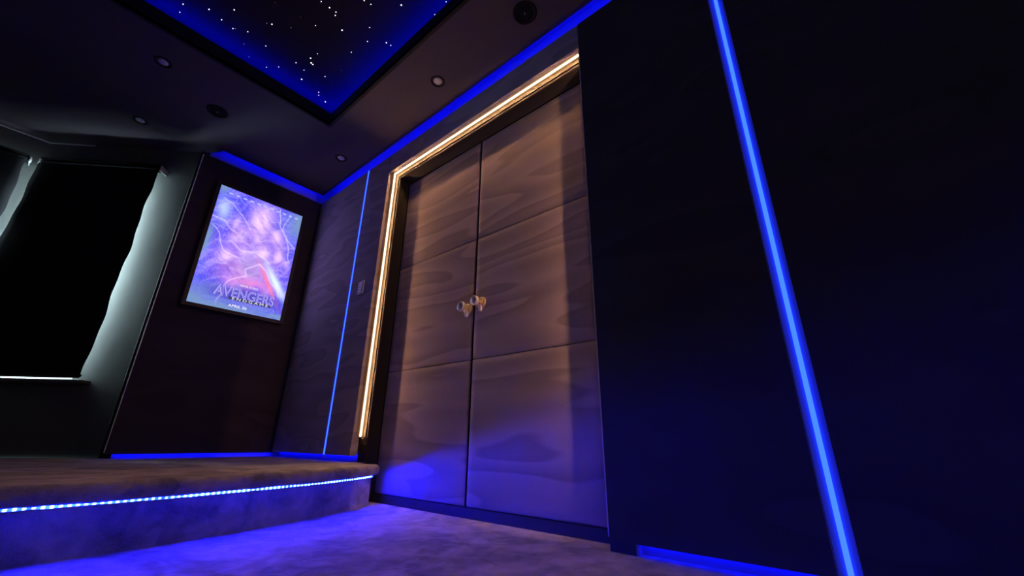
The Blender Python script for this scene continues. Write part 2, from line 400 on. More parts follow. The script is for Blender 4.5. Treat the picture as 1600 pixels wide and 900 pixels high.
# stars
stars = [(0.018,2.364),(0.019,2.433),(0.117,2.289),(0.206,2.186),(0.181,2.304),(0.24,2.314),(0.249,2.304),(0.302,2.269),(0.317,2.373),(0.369,2.447),(0.405,2.286),(0.351,2.129),(0.372,2.113),(0.45,2.051),(0.457,1.945),(0.533,1.929),(0.488,1.772),(0.533,1.77),(0.568,1.766),(0.575,1.787),(0.644,1.84),(0.633,1.59),(0.666,1.58),(0.773,1.457),(0.735,1.703),(0.775,1.79),(0.851,1.711),(0.878,1.706),(0.753,1.93),(0.627,2.099),(0.615,2.162),(0.633,2.193),(0.645,2.197),(0.572,2.265),(0.629,2.281),(0.652,2.364),(0.738,2.225),(0.773,2.381),(0.786,2.408),(0.844,2.429),(0.468,2.444),(0.516,2.381),(0.915,1.257),(0.922,1.358),(0.333,1.969),(0.783,2.099)]
size = [1.1,.9,1.2,1.2,1.2,1,.7,1,.7,.6,.9,.8,1.3,.8,.5,.9,1,1.2,1.1,1,1.5,.9,1,1.7,1,.9,1.4,.9,.9,.9,1.5,1.8,1.5,1.1,.8,1.7,1.1,.9,.9,1.4,.8,.9,.8,.8,.5,.5]
dim = {6, 8, 9, 11, 13, 14, 44, 45}
def star_mesh(mt):
    m = MB(); m.lathe([(0.0, -0.0030), (0.55, -0.0026), (0.9, -0.0014), (1.0, 0)], 10, lambda x, y, z: (x*0.0018, y*0.0018, z), close=False)
    me = bpy.data.meshes.new('star_point'); me.from_pydata(m.v, [], m.f); me.materials.append(mt); return me
me_b, me_d = star_mesh(M_STARL), star_mesh(M_STARD)
big_stars = {31: 'brightest star point in the clustered trio near the tray corner', 23: 'large lone star point near the tray edge beside the door wall',
             39: 'star point nearest the tray corner', 20: 'bright lone star point in the middle of the tray'}
for i, (x, y) in enumerate(stars):
    o = bpy.data.objects.new('star_point', me_d if i in dim else me_b); COL.objects.link(o)
    o.location = (x, y, ZS); k = size[i]; o.scale = (k, k, 1)
    if i in big_stars: tag(o, big_stars[i], 'star light', 'bright star points of the tray')
    elif i in dim: tag(o, 'faint pinprick star point in the black star panel', 'star light', 'faint star points of the tray')
    else: tag(o, 'small white pinprick star point in the black star panel', 'star light', 'small star points of the tray')

# the rest of the starry ceiling, above the top edge of the photograph
random.seed(21)
for i in range(70):
    x, y = random.uniform(TX0+0.02, TX1-0.02), random.uniform(TY0+0.02, TY1-0.1)
    v_ = Vector((x, y, ZS-CAM_H)); dp = v_.dot(fwd)
    if dp > 0.05 and v_.dot(Yc)/dp*FPX < 500 and abs(v_.dot(Xc)/dp*FPX) < 900: continue
    o = bpy.data.objects.new('star_point', me_b); COL.objects.link(o); o.location = (x, y, ZS); k = random.uniform(0.7, 1.5); o.scale = (k, k, 1)
    tag(o, 'star point overhead in the black star panel, beyond the top of the photo', 'star light', 'overhead star points of the tray')

# cove: pale back boards and light tape on the slab edge
m = MB(); m.box(XW-0.006, XW, YB, 3.418, ZT-0.03, 2.46); m.box(0.47, XW-0.006, 3.412, 3.418, ZT-0.03, 2.46)
struct(m.build('trim_6', M_COVEB), 'pale board at the back of the blue lit cove', 'trim')
m = MB(); m.box(XC-0.10, XW, YB, 3.418, 2.46, 2.47); m.box(0.47, XC-0.10, YC-0.10, 3.418, 2.46, 2.47)
m.box(XC-0.105, XC-0.10, YB, YC-0.10, zt, 2.46); m.box(0.47, XC-0.10, YC-0.105, YC-0.10, zt, 2.46); m.box(0.462, 0.47, YC-0.10, 3.418, zt, 2.46)
struct(m.build('trim_7', M_COVEB), 'closing boards of the cove above the ceiling', 'trim')
m = MB(); m.box(XC-0.030, XC-0.018, YB+0.02, YC-0.03, zt+0.001, zt+0.006); m.box(0.50, XC-0.018, YC-0.030, YC-0.018, zt+0.001, zt+0.006)
tag(m.build('cove_light_strip', M_COVE), 'blue light tape lying on the ceiling edge above the wall panels', 'light strip')

# downlights and speakers
def disc_T(o): return lambda x, y, z: (x, y, -z)
def make_downlight():
    e = empty('downlight', (0, 0, 0))
    m = MB(); m.lathe([(0.034, -0.002), (0.0345, 0.003), (0.0405, 0.0035), (0.0425, 0.0)], 32, disc_T(e), close=False)
    m.lathe([(0.034, 0.003), (0.0285, -0.004), (0.0275, -0.010)], 32, disc_T(e), close=False)
    m.build('trim_ring', M_BLACK, e, smooth=True)
    m = MB(); m.lathe([(0.0, 0.0075), (0.012, 0.007), (0.022, 0.0035), (0.0268, -0.004), (0.0278, -0.009)], 28, disc_T(e), close=False)
    lens = m.build('lens', M_LENS, e, smooth=True)
    return e
dl = make_downlight()
spots = [((1.128, 1.556), 'unlit recessed downlight above the double door'),
         ((1.127, 2.682), 'unlit recessed downlight near the blue cove corner of the poster wall'),
         ((0.037, 2.674), 'unlit recessed downlight beside the star tray, opposite the bay'),
         ((0.053, 3.374), 'small looking unlit recessed downlight closest to the window bay')]
for i, ((x, y), lab) in enumerate(spots):
    o = dl if i == 0 else copy_tree(dl)
    o.location = (x, y, ZC); tag(o, lab, 'downlight', 'recessed ceiling downlights')
def make_speaker():
    e = empty('ceiling_speaker', (0, 0, 0))
    m = MB(); m.lathe([(0.048, 0.0), (0.050, 0.006), (0.056, 0.007), (0.060, 0.004), (0.061, 0.0)], 40, disc_T(e), close=False); m.build('rim', M_BLACK, e, smooth=True)
    m = MB(); m.lathe([(0.0, 0.004), (0.02, 0.0032), (0.040, 0.001), (0.050, -0.001)], 40, disc_T(e), close=False)
    for r_ in (0.014, 0.024, 0.034, 0.043):
        k = int(r_*900)
        for q in range(k):
            aa = 2*math.pi*q/k; m.lathe([(0.0019, 0.001), (0.0019, 0.0045), (0.0004, 0.005)], 5, lambda x, y, z, aa=aa, r_=r_: (x+r_*math.cos(aa), y+r_*math.sin(aa), -z), close=False)
    m.build('grille', M_BLACK, e)
    m = MB(); m.lathe([(0.0, 0.012), (0.003, 0.0105), (0.0045, 0.006), (0.0045, 0.002)], 12, disc_T(e), close=False); m.build('indicator', M_CHROME, e, smooth=True)
    return e
sk = make_speaker(); sk.location = (0.363, 2.868, ZC); tag(sk, 'round black ceiling speaker near the star tray corner, tiny glint at its centre', 'speaker', 'black ceiling speakers')
sk2 = copy_tree(sk); sk2.location = (1.131, 0.894, ZC); tag(sk2, 'round black ceiling speaker above the door end, barely visible', 'speaker', 'black ceiling speakers')

# ================================================================== wall panels
def panel(name, x0, x1, y0, y1, z0, z1, mat, label, bevel=0.004):
    return tag(box(name, x0, x1, y0, y1, z0, z1, mat, None, bevel), label, 'wall panel', 'suede wall panels')
PB = XW-0.006
g0, g1 = 0.0885, 0.1345           # right groove
panel('wall_panel', XP, XP+0.022, g1, 0.696, 0.029, ZT, M_PANEL_DIM, 'dark suede panel between the double door and the wide blue light groove', 0.0025)
panel('wall_panel', XP, XP+0.022, YB+0.01, g0, 0.029, ZT, M_PANEL_DIM, 'large dark suede panel beyond the wide blue light groove', 0.0025)
panel('wall_panel', XP, XP+0.045, 0.699, 2.259, 2.095, ZT, M_PANEL_LIT, 'narrow suede panel above the double door')
panel('wall_panel', XP, XP+0.045, 2.262, 2.5505, 0.222, ZT, M_PANEL_LIT, 'narrow suede panel with a switch plate left of the warm light strip')
panel('wall_panel', XP, XP+0.045, 2.5675, YP-0.003, 0.222, ZT, M_PANEL_LIT, 'suede panel between the poster wall corner and the thin blue light line')
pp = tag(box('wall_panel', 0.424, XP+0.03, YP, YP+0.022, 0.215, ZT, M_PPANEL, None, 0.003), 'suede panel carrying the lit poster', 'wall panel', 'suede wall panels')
# battens that fix the panels to the wall
m = MB()
m.box(XP+0.022, PB, 0.02, 0.07, 0.04, ZT-0.002); m.box(XP+0.022, PB, 0.16, 0.21, 0.04, ZT-0.002); m.box(XP+0.022, PB, 0.50, 0.55, 0.04, ZT-0.002)
m.box(XP+0.022, PB, YB+0.02, YB+0.07, 0.04, ZT-0.002); m.box(XP+0.022, PB, -1.2, -1.15, 0.04, ZT-0.002)
m.box(XP+0.045, PB, 2.30, 3.30, ZT-0.04, ZT-0.002); m.box(XP+0.045, PB, 0.70, 2.26, ZT-0.04, ZT-0.002); m.box(XP+0.022, PB, YB+0.07, 0.50, ZT-0.04, ZT-0.002)
m.box(XP+0.045, PB, 2.28, 2.40, 0.225, ZT-0.04); m.box(XP+0.045, PB, 2.70, 2.80, 0.225, ZT-0.04)
m.box(0.46, XP-0.01, YP+0.022, 3.41, ZT-0.04, ZT-0.002); m.box(0.46, 0.54, YP+0.022, 3.41, 0.22, ZT-0.04); m.box(1.1, 1.2, YP+0.022, 3.41, 0.22, ZT-0.04)
struct(m.build('trim_8', M_WALL), 'black battens behind the suede panels', 'trim')
# corner return of the right panel at the door, down to the floor
m = MB(); m.box(XP+0.001, XP+0.021, 0.612, 0.6955, 0.0, 0.0295)
struct(m.build('trim_9', M_THR), 'short black skirting foot beside the door', 'trim')

# thin pale strips painted as the light caught on the panels' free edges
box('edge_highlight', XP-0.001, XP+0.003, 0.6965, 0.6995, 0.038, 2.088, M_EDGE); tag(bpy.data.objects['edge_highlight'], 'thin pale strip painted as a highlight down the panel edge beside the near door leaf', 'edge highlight')
tag(box('edge_highlight', 0.4205, 0.4238, YP-0.001, YP+0.012, 0.222, ZT-0.01, M_EDGE), 'thin pale strip painted as a highlight up the free edge of the poster panel by the bay', 'edge highlight')
# ---- vertical light grooves
def groove(y0, y1, z0, z1, core, depth, label):
    e = empty('light_groove', (XP, (y0+y1)/2, z0)); tag(e, label, 'light strip', 'vertical blue light grooves')
    w = (y1-y0)/2
    m = MB(); d = depth
    m.box(d, d+0.004, -w, w, 0, z1-z0); m.box(0.001, d, -w-0.003, -w, 0, z1-z0); m.box(0.001, d, w, w+0.003, 0, z1-z0)
    m.build('channel', M_CHAN, e)
    m = MB(); n_ = 8; L = z1-z0
    prof = [(d-0.0001-0.010*math.sin(math.pi*i/n_), -core/2*math.cos(math.pi*i/n_)) for i in range(n_+1)]
    k = len(prof); m.v = [(x, y, 0) for x, y in prof] + [(x, y, L) for x, y in prof]
    for i in range(k-1): m.f.append((i, i+1, k+i+1, k+i))
    m.f.append(tuple(range(k))); m.f.append(tuple(k+i for i in reversed(range(k))))
    m.build('diffuser', M_BLUE, e, smooth=False)
    return e
M_CHAN = plain('channel_satin', (0.45, 0.45, 0.50), 0.5)
groove(g0, g1, 0.030, ZT-0.001, 0.0118, 0.018, 'wide blue light groove running up the dark wall beyond the door')
groove(2.5505, 2.5675, 0.223, ZT-0.001, 0.0090, 0.008, 'thin blue light line up the panel wall near the poster')
# small end clip at the foot of the thin line
tag(box('end_clip', XP-0.004, XP+0.006, 2.547, 2.560, 0.204, 0.222, M_WHITE, None, 0.002), 'tiny white clip at the foot of the thin blue light line', 'clip')

# ---- toe recesses
m = MB(); m.box(XP+0.030, XP+0.036, YB+0.01, 0.612, 0.0, 0.045); m.box(XP+0.002, XP+0.030, 0.606, 0.612, 0.0, 0.0285)
struct(m.build('baseboard_right', M_COVEB), 'low skirting in the blue lit toe recess of the right wall', 'baseboard')
m = MB(); m.box(XP+0.054, XP+0.060, 2.255, YP+0.04, ZP, 0.25); m.box(0.46, XP+0.054, YP+0.034, YP+0.040, ZP, 0.25)
struct(m.build('baseboard_far', M_COVEB), 'low skirting in the blue lit recess above the platform', 'baseboard')
m = MB(); m.box(XP+0.0225, XP+0.0275, YB+0.05, 0.600, 0.031, 0.033)
tag(m.build('toe_light_strip', M_TOE), 'blue light tape under the right wall panels at the floor', 'light strip', 'toe recess light tapes')
m = MB(); m.box(XP+0.0455, XP+0.0505, 2.27, YP-0.01, 0.224, 0.226)
tag(m.build('toe_light_strip', M_TOE), 'blue light tape under the panels beside the thin blue light line', 'light strip', 'toe recess light tapes')
m = MB(); m.box(0.47, XP, YP+0.0225, YP+0.0275, 0.217, 0.219)
tag(m.build('toe_light_strip', M_TOE), 'blue light tape under the poster panel', 'light strip', 'toe recess light tapes')

# ================================================================== door
# casing: swept section around the opening (u = distance out from door centre / head)
def casing_ring(m, prof, z_end, sides=(1, -1), closed=True):
    # prof: list of (u, x); corner mitred; left = +y
    hw = DC
    loops = []
    for (u, x) in prof:
        zt_ = DH - 0.698 + u
        loops.append([(x, hw+u, z_end), (x, hw+u, zt_), (x, hw-u, zt_), (x, hw-u, z_end)])
    n = len(m.v); k = len(prof)
    for lp in loops: m.v += lp
    rng = range(k) if closed else range(k-1)
    for i in rng:
        j = (i+1) % k
        for s in range(3): m.f.append((n+i*4+s, n+i*4+s+1, n+j*4+s+1, n+j*4+s))
    if closed:
        m.f.append(tuple(n+i*4 for i in range(k))); m.f.append(tuple(n+i*4+3 for i in reversed(range(k))))
case = empty('door_casing', (0, 0, 0)); struct(case, 'brown casing around the double door with stepped mouldings', 'door casing')
m = MB(); casing_ring(m, [(0.7005, 1.3995), (0.7005, 1.389), (0.7530, 1.347), (0.8300, 1.347), (0.8300, 1.3995)], 0.0)
m.build('casing_board', M_CASE, case)
m = MB(); casing_ring(m, [(0.7515, 1.349), (0.7515, 1.3425), (0.7560, 1.3425), (0.7560, 1.349)], 0.322); m.build('bead', M_BEAD, case)
m = MB(); casing_ring(m, [(0.7725, 1.349), (0.7725, 1.3435), (0.7755, 1.3435), (0.7755, 1.349)], 0.322); m.build('bead', M_BEAD, case)
m = MB(); m.box(1.342, 1.3475, DC+0.7515, DC+0.810, 0.318, 0.322); m.build('bead_end', M_BEAD, case)
# warm strip
ws = empty('warm_light_strip', (XP, DC, 0.32)); tag(ws, 'warm white light strip outlining the double door', 'light strip')
def rebase(m, o): m.v = [tuple(Vector(p)-Vector(o.location)) for p in m.v]
m = MB(); casing_ring(m, [(0.8012, 1.3316), (0.8012, 1.3301), (0.8020, 1.3301), (0.8020, 1.3316)], 0.324); rebase(m, ws)
m.build('lit_core', M_WARM, ws)
m = MB(); casing_ring(m, [(0.8021, 1.3400), (0.8021, 1.3235), (0.8030, 1.3235), (0.8030, 1.3400)], 0.324); rebase(m, ws)
m.build('diffuser', M_WARMD, ws)
m = MB(); casing_ring(m, [(0.8032, 1.3468), (0.8032, 1.3225), (0.8110, 1.3225), (0.8160, 1.3468)], 0.324); rebase(m, ws)
m.build('spill_glow', M_AMBER_SPILL, ws)  # holder glows by itself in place of spilled warm light

def leaf(name, y0, y1, hinge, label):
    d = empty(name, (XD, hinge, 0.0)); struct(d, label, 'door')
    def loc(o): return o
    def lb(nm, x0, x1, ya, yb, za, zb, mat, bev):
        m = MB(); m.box(x0-XD, x1-XD, ya-hinge, yb-hinge, za, zb); return m.build(nm, mat, d, bev)
    lb('door_core', XD+0.006, XD+0.036, y0, y1, 0.042, DH, M_THR, 0)
    for za, zb in ((0.044, 0.6775), (0.6800, 1.3310), (1.3335, DH-0.002)):
        # padded panel: gently crowned front
        m = MB(); nu, nz = 14, 14; ya, yb = y0+0.001, y1-0.001
        for i in range(nu+1):
            for k in range(nz+1):
                a_, b_ = i/nu, k/nz
                # denser near the rim
                a_ = 0.5-0.5*math.cos(math.pi*a_); b_ = 0.5-0.5*math.cos(math.pi*b_)
                ea = min(a_, 1-a_)*(yb-ya); eb = min(b_, 1-b_)*(zb-za)
                r = 0.006; dd = min(ea, eb)
                x = (XD + 0.006 - 0.006*math.sqrt(max(0, 1-(1-min(dd/r, 1))**2)))
                x += 0.0012*noise.noise(Vector((a_*4+hinge*7, b_*4+za*9, 0)))*min(dd/0.03, 1)
                m.v.append((x-XD, ya+(yb-ya)*a_-hinge, za+(zb-za)*b_))
        for i in range(nu):
            for k in range(nz):
                q = i*(nz+1)+k; m.f.append((q, q+1, q+nz+2, q+nz+1))
        m.build('door_panel', M_DOOR, d, smooth=True)
    return d
d1 = leaf('door_1', DC+0.0045, DC+0.698, DC+0.698, 'far suede leaf of the double door, beside the long warm light strip')
d2 = leaf('door_2', DC-0.698, DC-0.0045, DC-0.698, 'near suede leaf of the double door, next to the right wall panel')
box('threshold', XD-0.004, XW+0.10, DC-0.70, DC+0.70, 0.0, 0.040, M_THR)
struct(bpy.data.objects['threshold'], 'black threshold bar below the double door', 'threshold')

def knob_set(d, hinge, y, z, sgn):
    o0 = Vector((XD, hinge, 0))
    def T(r0, r1, h): return Vector((XD - h, y + r0, z + r1)) - o0
    m = MB(); m.lathe([(0.0300, 0.000), (0.0300, 0.003), (0.027, 0.0058), (0.0195, 0.0062), (0.0175, 0.0045), (0.0155, 0.0050), (0.0145, 0.0085), (0.010, 0.011), (0.0065, 0.013)], 40, T)
    rose = m.build('rose', M_BRASS, d, smooth=True)
    m = MB(); m.lathe([(0.0065, 0.010), (0.0060, 0.020), (0.0075, 0.028), (0.0120, 0.034)], 28, T)
    m.build('knob_stem', M_BRASS, d, smooth=True)
    m = MB(); m.lathe([(0.0110, 0.034), (0.0190, 0.0365), (0.0245, 0.042), (0.0262, 0.049), (0.0245, 0.056), (0.0205, 0.060)], 40, T, close=False)
    kn = m.build('knob', M_CHROME, d, smooth=True)
    m = MB(); m.lathe([(0.0208, 0.0598), (0.0150, 0.0625), (0.0, 0.0636)], 36, T, close=False)
    m.build('knob_face', M_KNOBF, kn, smooth=True)
    # keyhole cover hanging under the rose
    def T2(r0, r1, h): return Vector((XD - h, y + r0*0.8 + sgn*0.004, z - 0.0255 + r1*1.3)) - o0
    m = MB(); m.lathe([(0.0150, 0.0), (0.0150, 0.008), (0.0125, 0.0105), (0.0085, 0.0105), (0.0075, 0.0085), (0.0, 0.0085)], 28, T2, close=False)
    m.build('escutcheon', M_CHROME, d, smooth=True)
knob_set(d1, DC+0.698, 1.468, 0.944, 1)
knob_set(d2, DC-0.698, 1.372, 0.957, 1)

# switch plate on the narrow panel
e = empty('switch_plate', (XP, 2.405, 1.25)); tag(e, 'small pale switch plate between the blue line and the warm strip', 'switch')
m = MB(); m.box(-0.009, 0.0, -0.035, 0.035, -0.047, 0.047); m.build('plate', M_SWITCH, e, 0.004)
for k in range(4):
    m = MB(); m.box(-0.0115, -0.008, -0.019, 0.019, -0.030+k*0.016, -0.0185+k*0.016); m.build('button', M_KNOBF, e, 0.001)

# ================================================================== platform
foot = [(1.302, 2.028), (1.285, 2.020), (1.26, 2.005), (1.15, 1.945), (0.98, 1.876), (0.755, 1.814), (0.50, 1.762), (0.34, 1.738), (0.10, 1.722), (-0.2, 1.722), (-0.6, 1.745), (-1.1, 1.80), (-1.8, 1.92), (-2.4, 2.06), (XL+0.01, 2.24)]
def smooth_curve(P, n=8):
    out = []
    for i in range(len(P)-1):
        p0, p1, p2, p3 = [Vector((*P[max(0, min(len(P)-1, j))], 0)) for j in (i-1, i, i+1, i+2)]
        for k in range(n):
            t = k/n
            q = 0.5*((2*p1)+(p2-p0)*t+(2*p0-5*p1+4*p2-p3)*t*t+(3*p1-p0-3*p2+p3)*t**3); out.append(q)
    out.append(Vector((*P[-1], 0))); return out
fc = smooth_curve(foot)
def normals(c):
    ns = []
    for i in range(len(c)):
        t = (c[min(i+1, len(c)-1)]-c[max(i-1, 0)]).normalized(); nn = Vector((-t.y, t.x, 0))
        if nn.y > 0: nn = -nn
        ns.append(nn)
    return ns
fn = normals(fc)
# profile (out, z): riser then bullnose, then top
prof = [(0.0, 0.0), (0.0, 0.05), (0.0, 0.10), (0.001, 0.128), (0.006, 0.1375), (0.020, 0.1385)]
for i in range(0, 9):
    a = -math.pi/2 + math.pi*i/8; prof.append((0.026+0.024*math.cos(a), 0.1645+0.0255*math.sin(a)))
prof += [(0.012, ZP), (-0.02, ZP), (-0.08, ZP)]
m = MB(); K = len(prof)
N0 = len(fc)
for i in range(N0):
    sc_ = min(1.0, (i+0.3)/6.0)                  # the nosing rounds away where the platform meets the wall
    for (o_, z_) in prof:
        oo = o_*sc_ if o_ > 0 else o_
        p = fc[i] + fn[i]*oo
        # carpet is never quite flat
        w = 0.0015*noise.noise(Vector((p.x*9, p.y*9, z_*25)))
        m.v.append((p.x + fn[i].x*w, p.y + fn[i].y*w, max(z_ + (w if z_ > 0.03 else 0), 0)))
for i in range(N0-1):
    for k in range(K-1):
        q = i*K+k; m.f.append((q, q+K, q+K+1, q+1))
# top sheet
top = [i*K+K-1 for i in range(N0)]
b0 = len(m.v)
m.v += [(XL+0.01, 3.41, ZP), (-2.288, 3.41, ZP), (C3.x-0.003, 4.18, ZP), (C2.x+0.003, 4.18, ZP), (0.445, 3.41, ZP), (1.335, 3.41, ZP), (1.335, 2.14, ZP)]
m.f.append(tuple(top + list(range(b0, b0+7))))
# right cheek against the door casing
n2 = len(m.v); m.v += [(1.335, 2.14, 0), (1.335, 2.06, 0), (1.335, 2.06, ZP)]
plat = m.build('raised_platform', M_CARP, None, smooth=True)
struct(plat, 'low carpeted platform with a curved rounded front edge', 'platform')
# side cheek closing the end by the casing
m = MB(); m.prism([(1.300, 2.030), (1.3005, 2.10), (1.340, 2.16), (1.345, 2.262), (1.345, 2.24), (1.35, 2.05)], 0.0, ZP-0.003)

# step light tape tucked under the nosing
m = MB(); random.seed(5)
c2 = [p for p in fc]
pts = []
for i in range(len(fc)-1):
    for k in range(6):
        t = k/6; p = fc[i].lerp(fc[i+1], t); nn = fn[i].lerp(fn[i+1], t)
        pts.append((p, nn))
pts = pts[5:]
st_ = 0
for i, (p, nn) in enumerate(pts):
    w = noise.noise(Vector((p.x*6, 3, 0))); w2 = noise.noise(Vector((p.x*31, 8, 0)))
    zc_ = 0.1325 + 0.0012*w; hh = max(0.0012, 0.0030+0.0018*w+0.0012*w2)
    for (oo, zz) in ((-0.002, zc_-hh), (0.0075, zc_-hh), (0.0075, zc_+hh), (-0.002, zc_+hh)):
        m.v.append((p.x+nn.x*oo, p.y+nn.y*oo, zz))
for i in range(len(pts)-1):
    for k in range(4): q = i*4; m.f.append((q+k, q+4+k, q+4+(k+1) % 4, q+(k+1) % 4))
sl = m.build('step_light_strip', M_STEP); sl.data.materials.append(M_BLACK)
for p_ in sl.data.polygons:
    if p_.index % 4 != 1: p_.material_index = 1          # only the front of the tape glows
tag(sl, 'bright beaded blue light tape tucked under the platform nosing', 'light strip')
# loose thread
m = MB(); m.tube([(0.600, 1.735, 0.132), (0.612, 1.728, 0.124), (0.622, 1.722, 0.112), (0.631, 1.720, 0.096)], 0.0006, 5)
tag(m.build('loose_thread', M_WHITE), 'fine loose thread hanging from the blue light tape', 'thread')

# ================================================================== poster lightbox
PX0, PX1, PZ0, PZ1, PY = 0.570, 1.157, 1.147, 2.048, 3.280
lb = empty('poster_lightbox', ((PX0+PX1)/2, YP, PZ0-0.026)); tag(lb, 'glowing blue and violet poster in a slim dark lightbox frame', 'lightbox poster')
o0 = Vector(lb.location)
m = MB(); f = 0.026
TL = lambda x, y, z: (x-o0.x, y-o0.y, z-o0.z)
m.box(PX0-f, PX0, PY-0.004, YP-0.001, PZ0-f, PZ1+f, TL); m.box(PX1, PX1+f, PY-0.004, YP-0.001, PZ0-f, PZ1+f, TL)
m.box(PX0, PX1, PY-0.004, YP-0.001, PZ0-f, PZ0, TL); m.box(PX0, PX1, PY-0.004, YP-0.001, PZ1, PZ1+f, TL)
m.build('frame', M_FRAME, lb, 0.002)
m = MB(); m.box(PX0, PX1, PY+0.003, YP-0.002, PZ0, PZ1, TL); m.build('back_box', M_BLACK, lb)

# printed art: abstract streams of light, computed per vertex on a fine grid
def lerp3(a, b, t): return tuple(a[i]+(b[i]-a[i])*t for i in range(3))
def gauss(u, v, cu, cv, ru, rv, rot=0):
    du, dv = u-cu, (v-cv)*1.54
    c, s = math.cos(rot), math.sin(rot); du, dv = du*c+dv*s, -du*s+dv*c
    return math.exp(-((du/ru)**2+(dv/rv)**2))
def seg_d(u, v, pts):
    best = 9
    P = Vector((u, v*1.54))
    for i in range(len(pts)-1):
        A = Vector((pts[i][0], pts[i][1]*1.54)); B = Vector((pts[i+1][0], pts[i+1][1]*1.54)); AB = B-A
        t = max(0, min(1, (P-A).dot(AB)/AB.length_squared)); best = min(best, (P-A-AB*t).length)
    return best
bolts = [([(0.27, 0.0), (0.28, 0.06), (0.33, 0.12), (0.31, 0.18), (0.36, 0.24), (0.43, 0.27), (0.52, 0.31), (0.50, 0.37), (0.60, 0.42)], 0.0065),
         ([(0.60, 0.42), (0.70, 0.38), (0.80, 0.30), (0.92, 0.20)], 0.007), ([(0.02, 0.64), (0.12, 0.58), (0.2, 0.47), (0.36, 0.43)], 0.006),
         ([(0.0, 0.72), (0.15, 0.70), (0.3, 0.64)], 0.005), ([(0.70, 0.98), (0.76, 0.84), (0.82, 0.74), (0.98, 0.66)], 0.006),
         ([(0.84, 0.97), (0.80, 0.80), (0.90, 0.66), (0.97, 0.52)], 0.005), ([(0.25, 0.55), (0.42, 0.50), (0.55, 0.52), (0.72, 0.46)], 0.006),
         ([(0.08, 0.9), (0.3, 0.8), (0.42, 0.7)], 0.005)]
lumps = [(0.53, 0.81, 0.125, 0.19, -0.2, 1.0), (0.74, 0.70, 0.07, 0.095, 0.1, 0.8), (0.33, 0.62, 0.075, 0.095, -0.2, 0.8), (0.53, 0.66, 0.05, 0.07, 0, 0.6),
         (0.60, 0.53, 0.07, 0.09, -0.2, 0.9), (0.80, 0.56, 0.06, 0.08, 0.1, 0.8), (0.24, 0.42, 0.07, 0.09, 0, 0.8), (0.26, 0.71, 0.04, 0.06, 0, 0.5),
         (0.93, 0.50, 0.04, 0.06, 0, 0.5), (0.42, 0.50, 0.045, 0.05, 0, 0.5)]
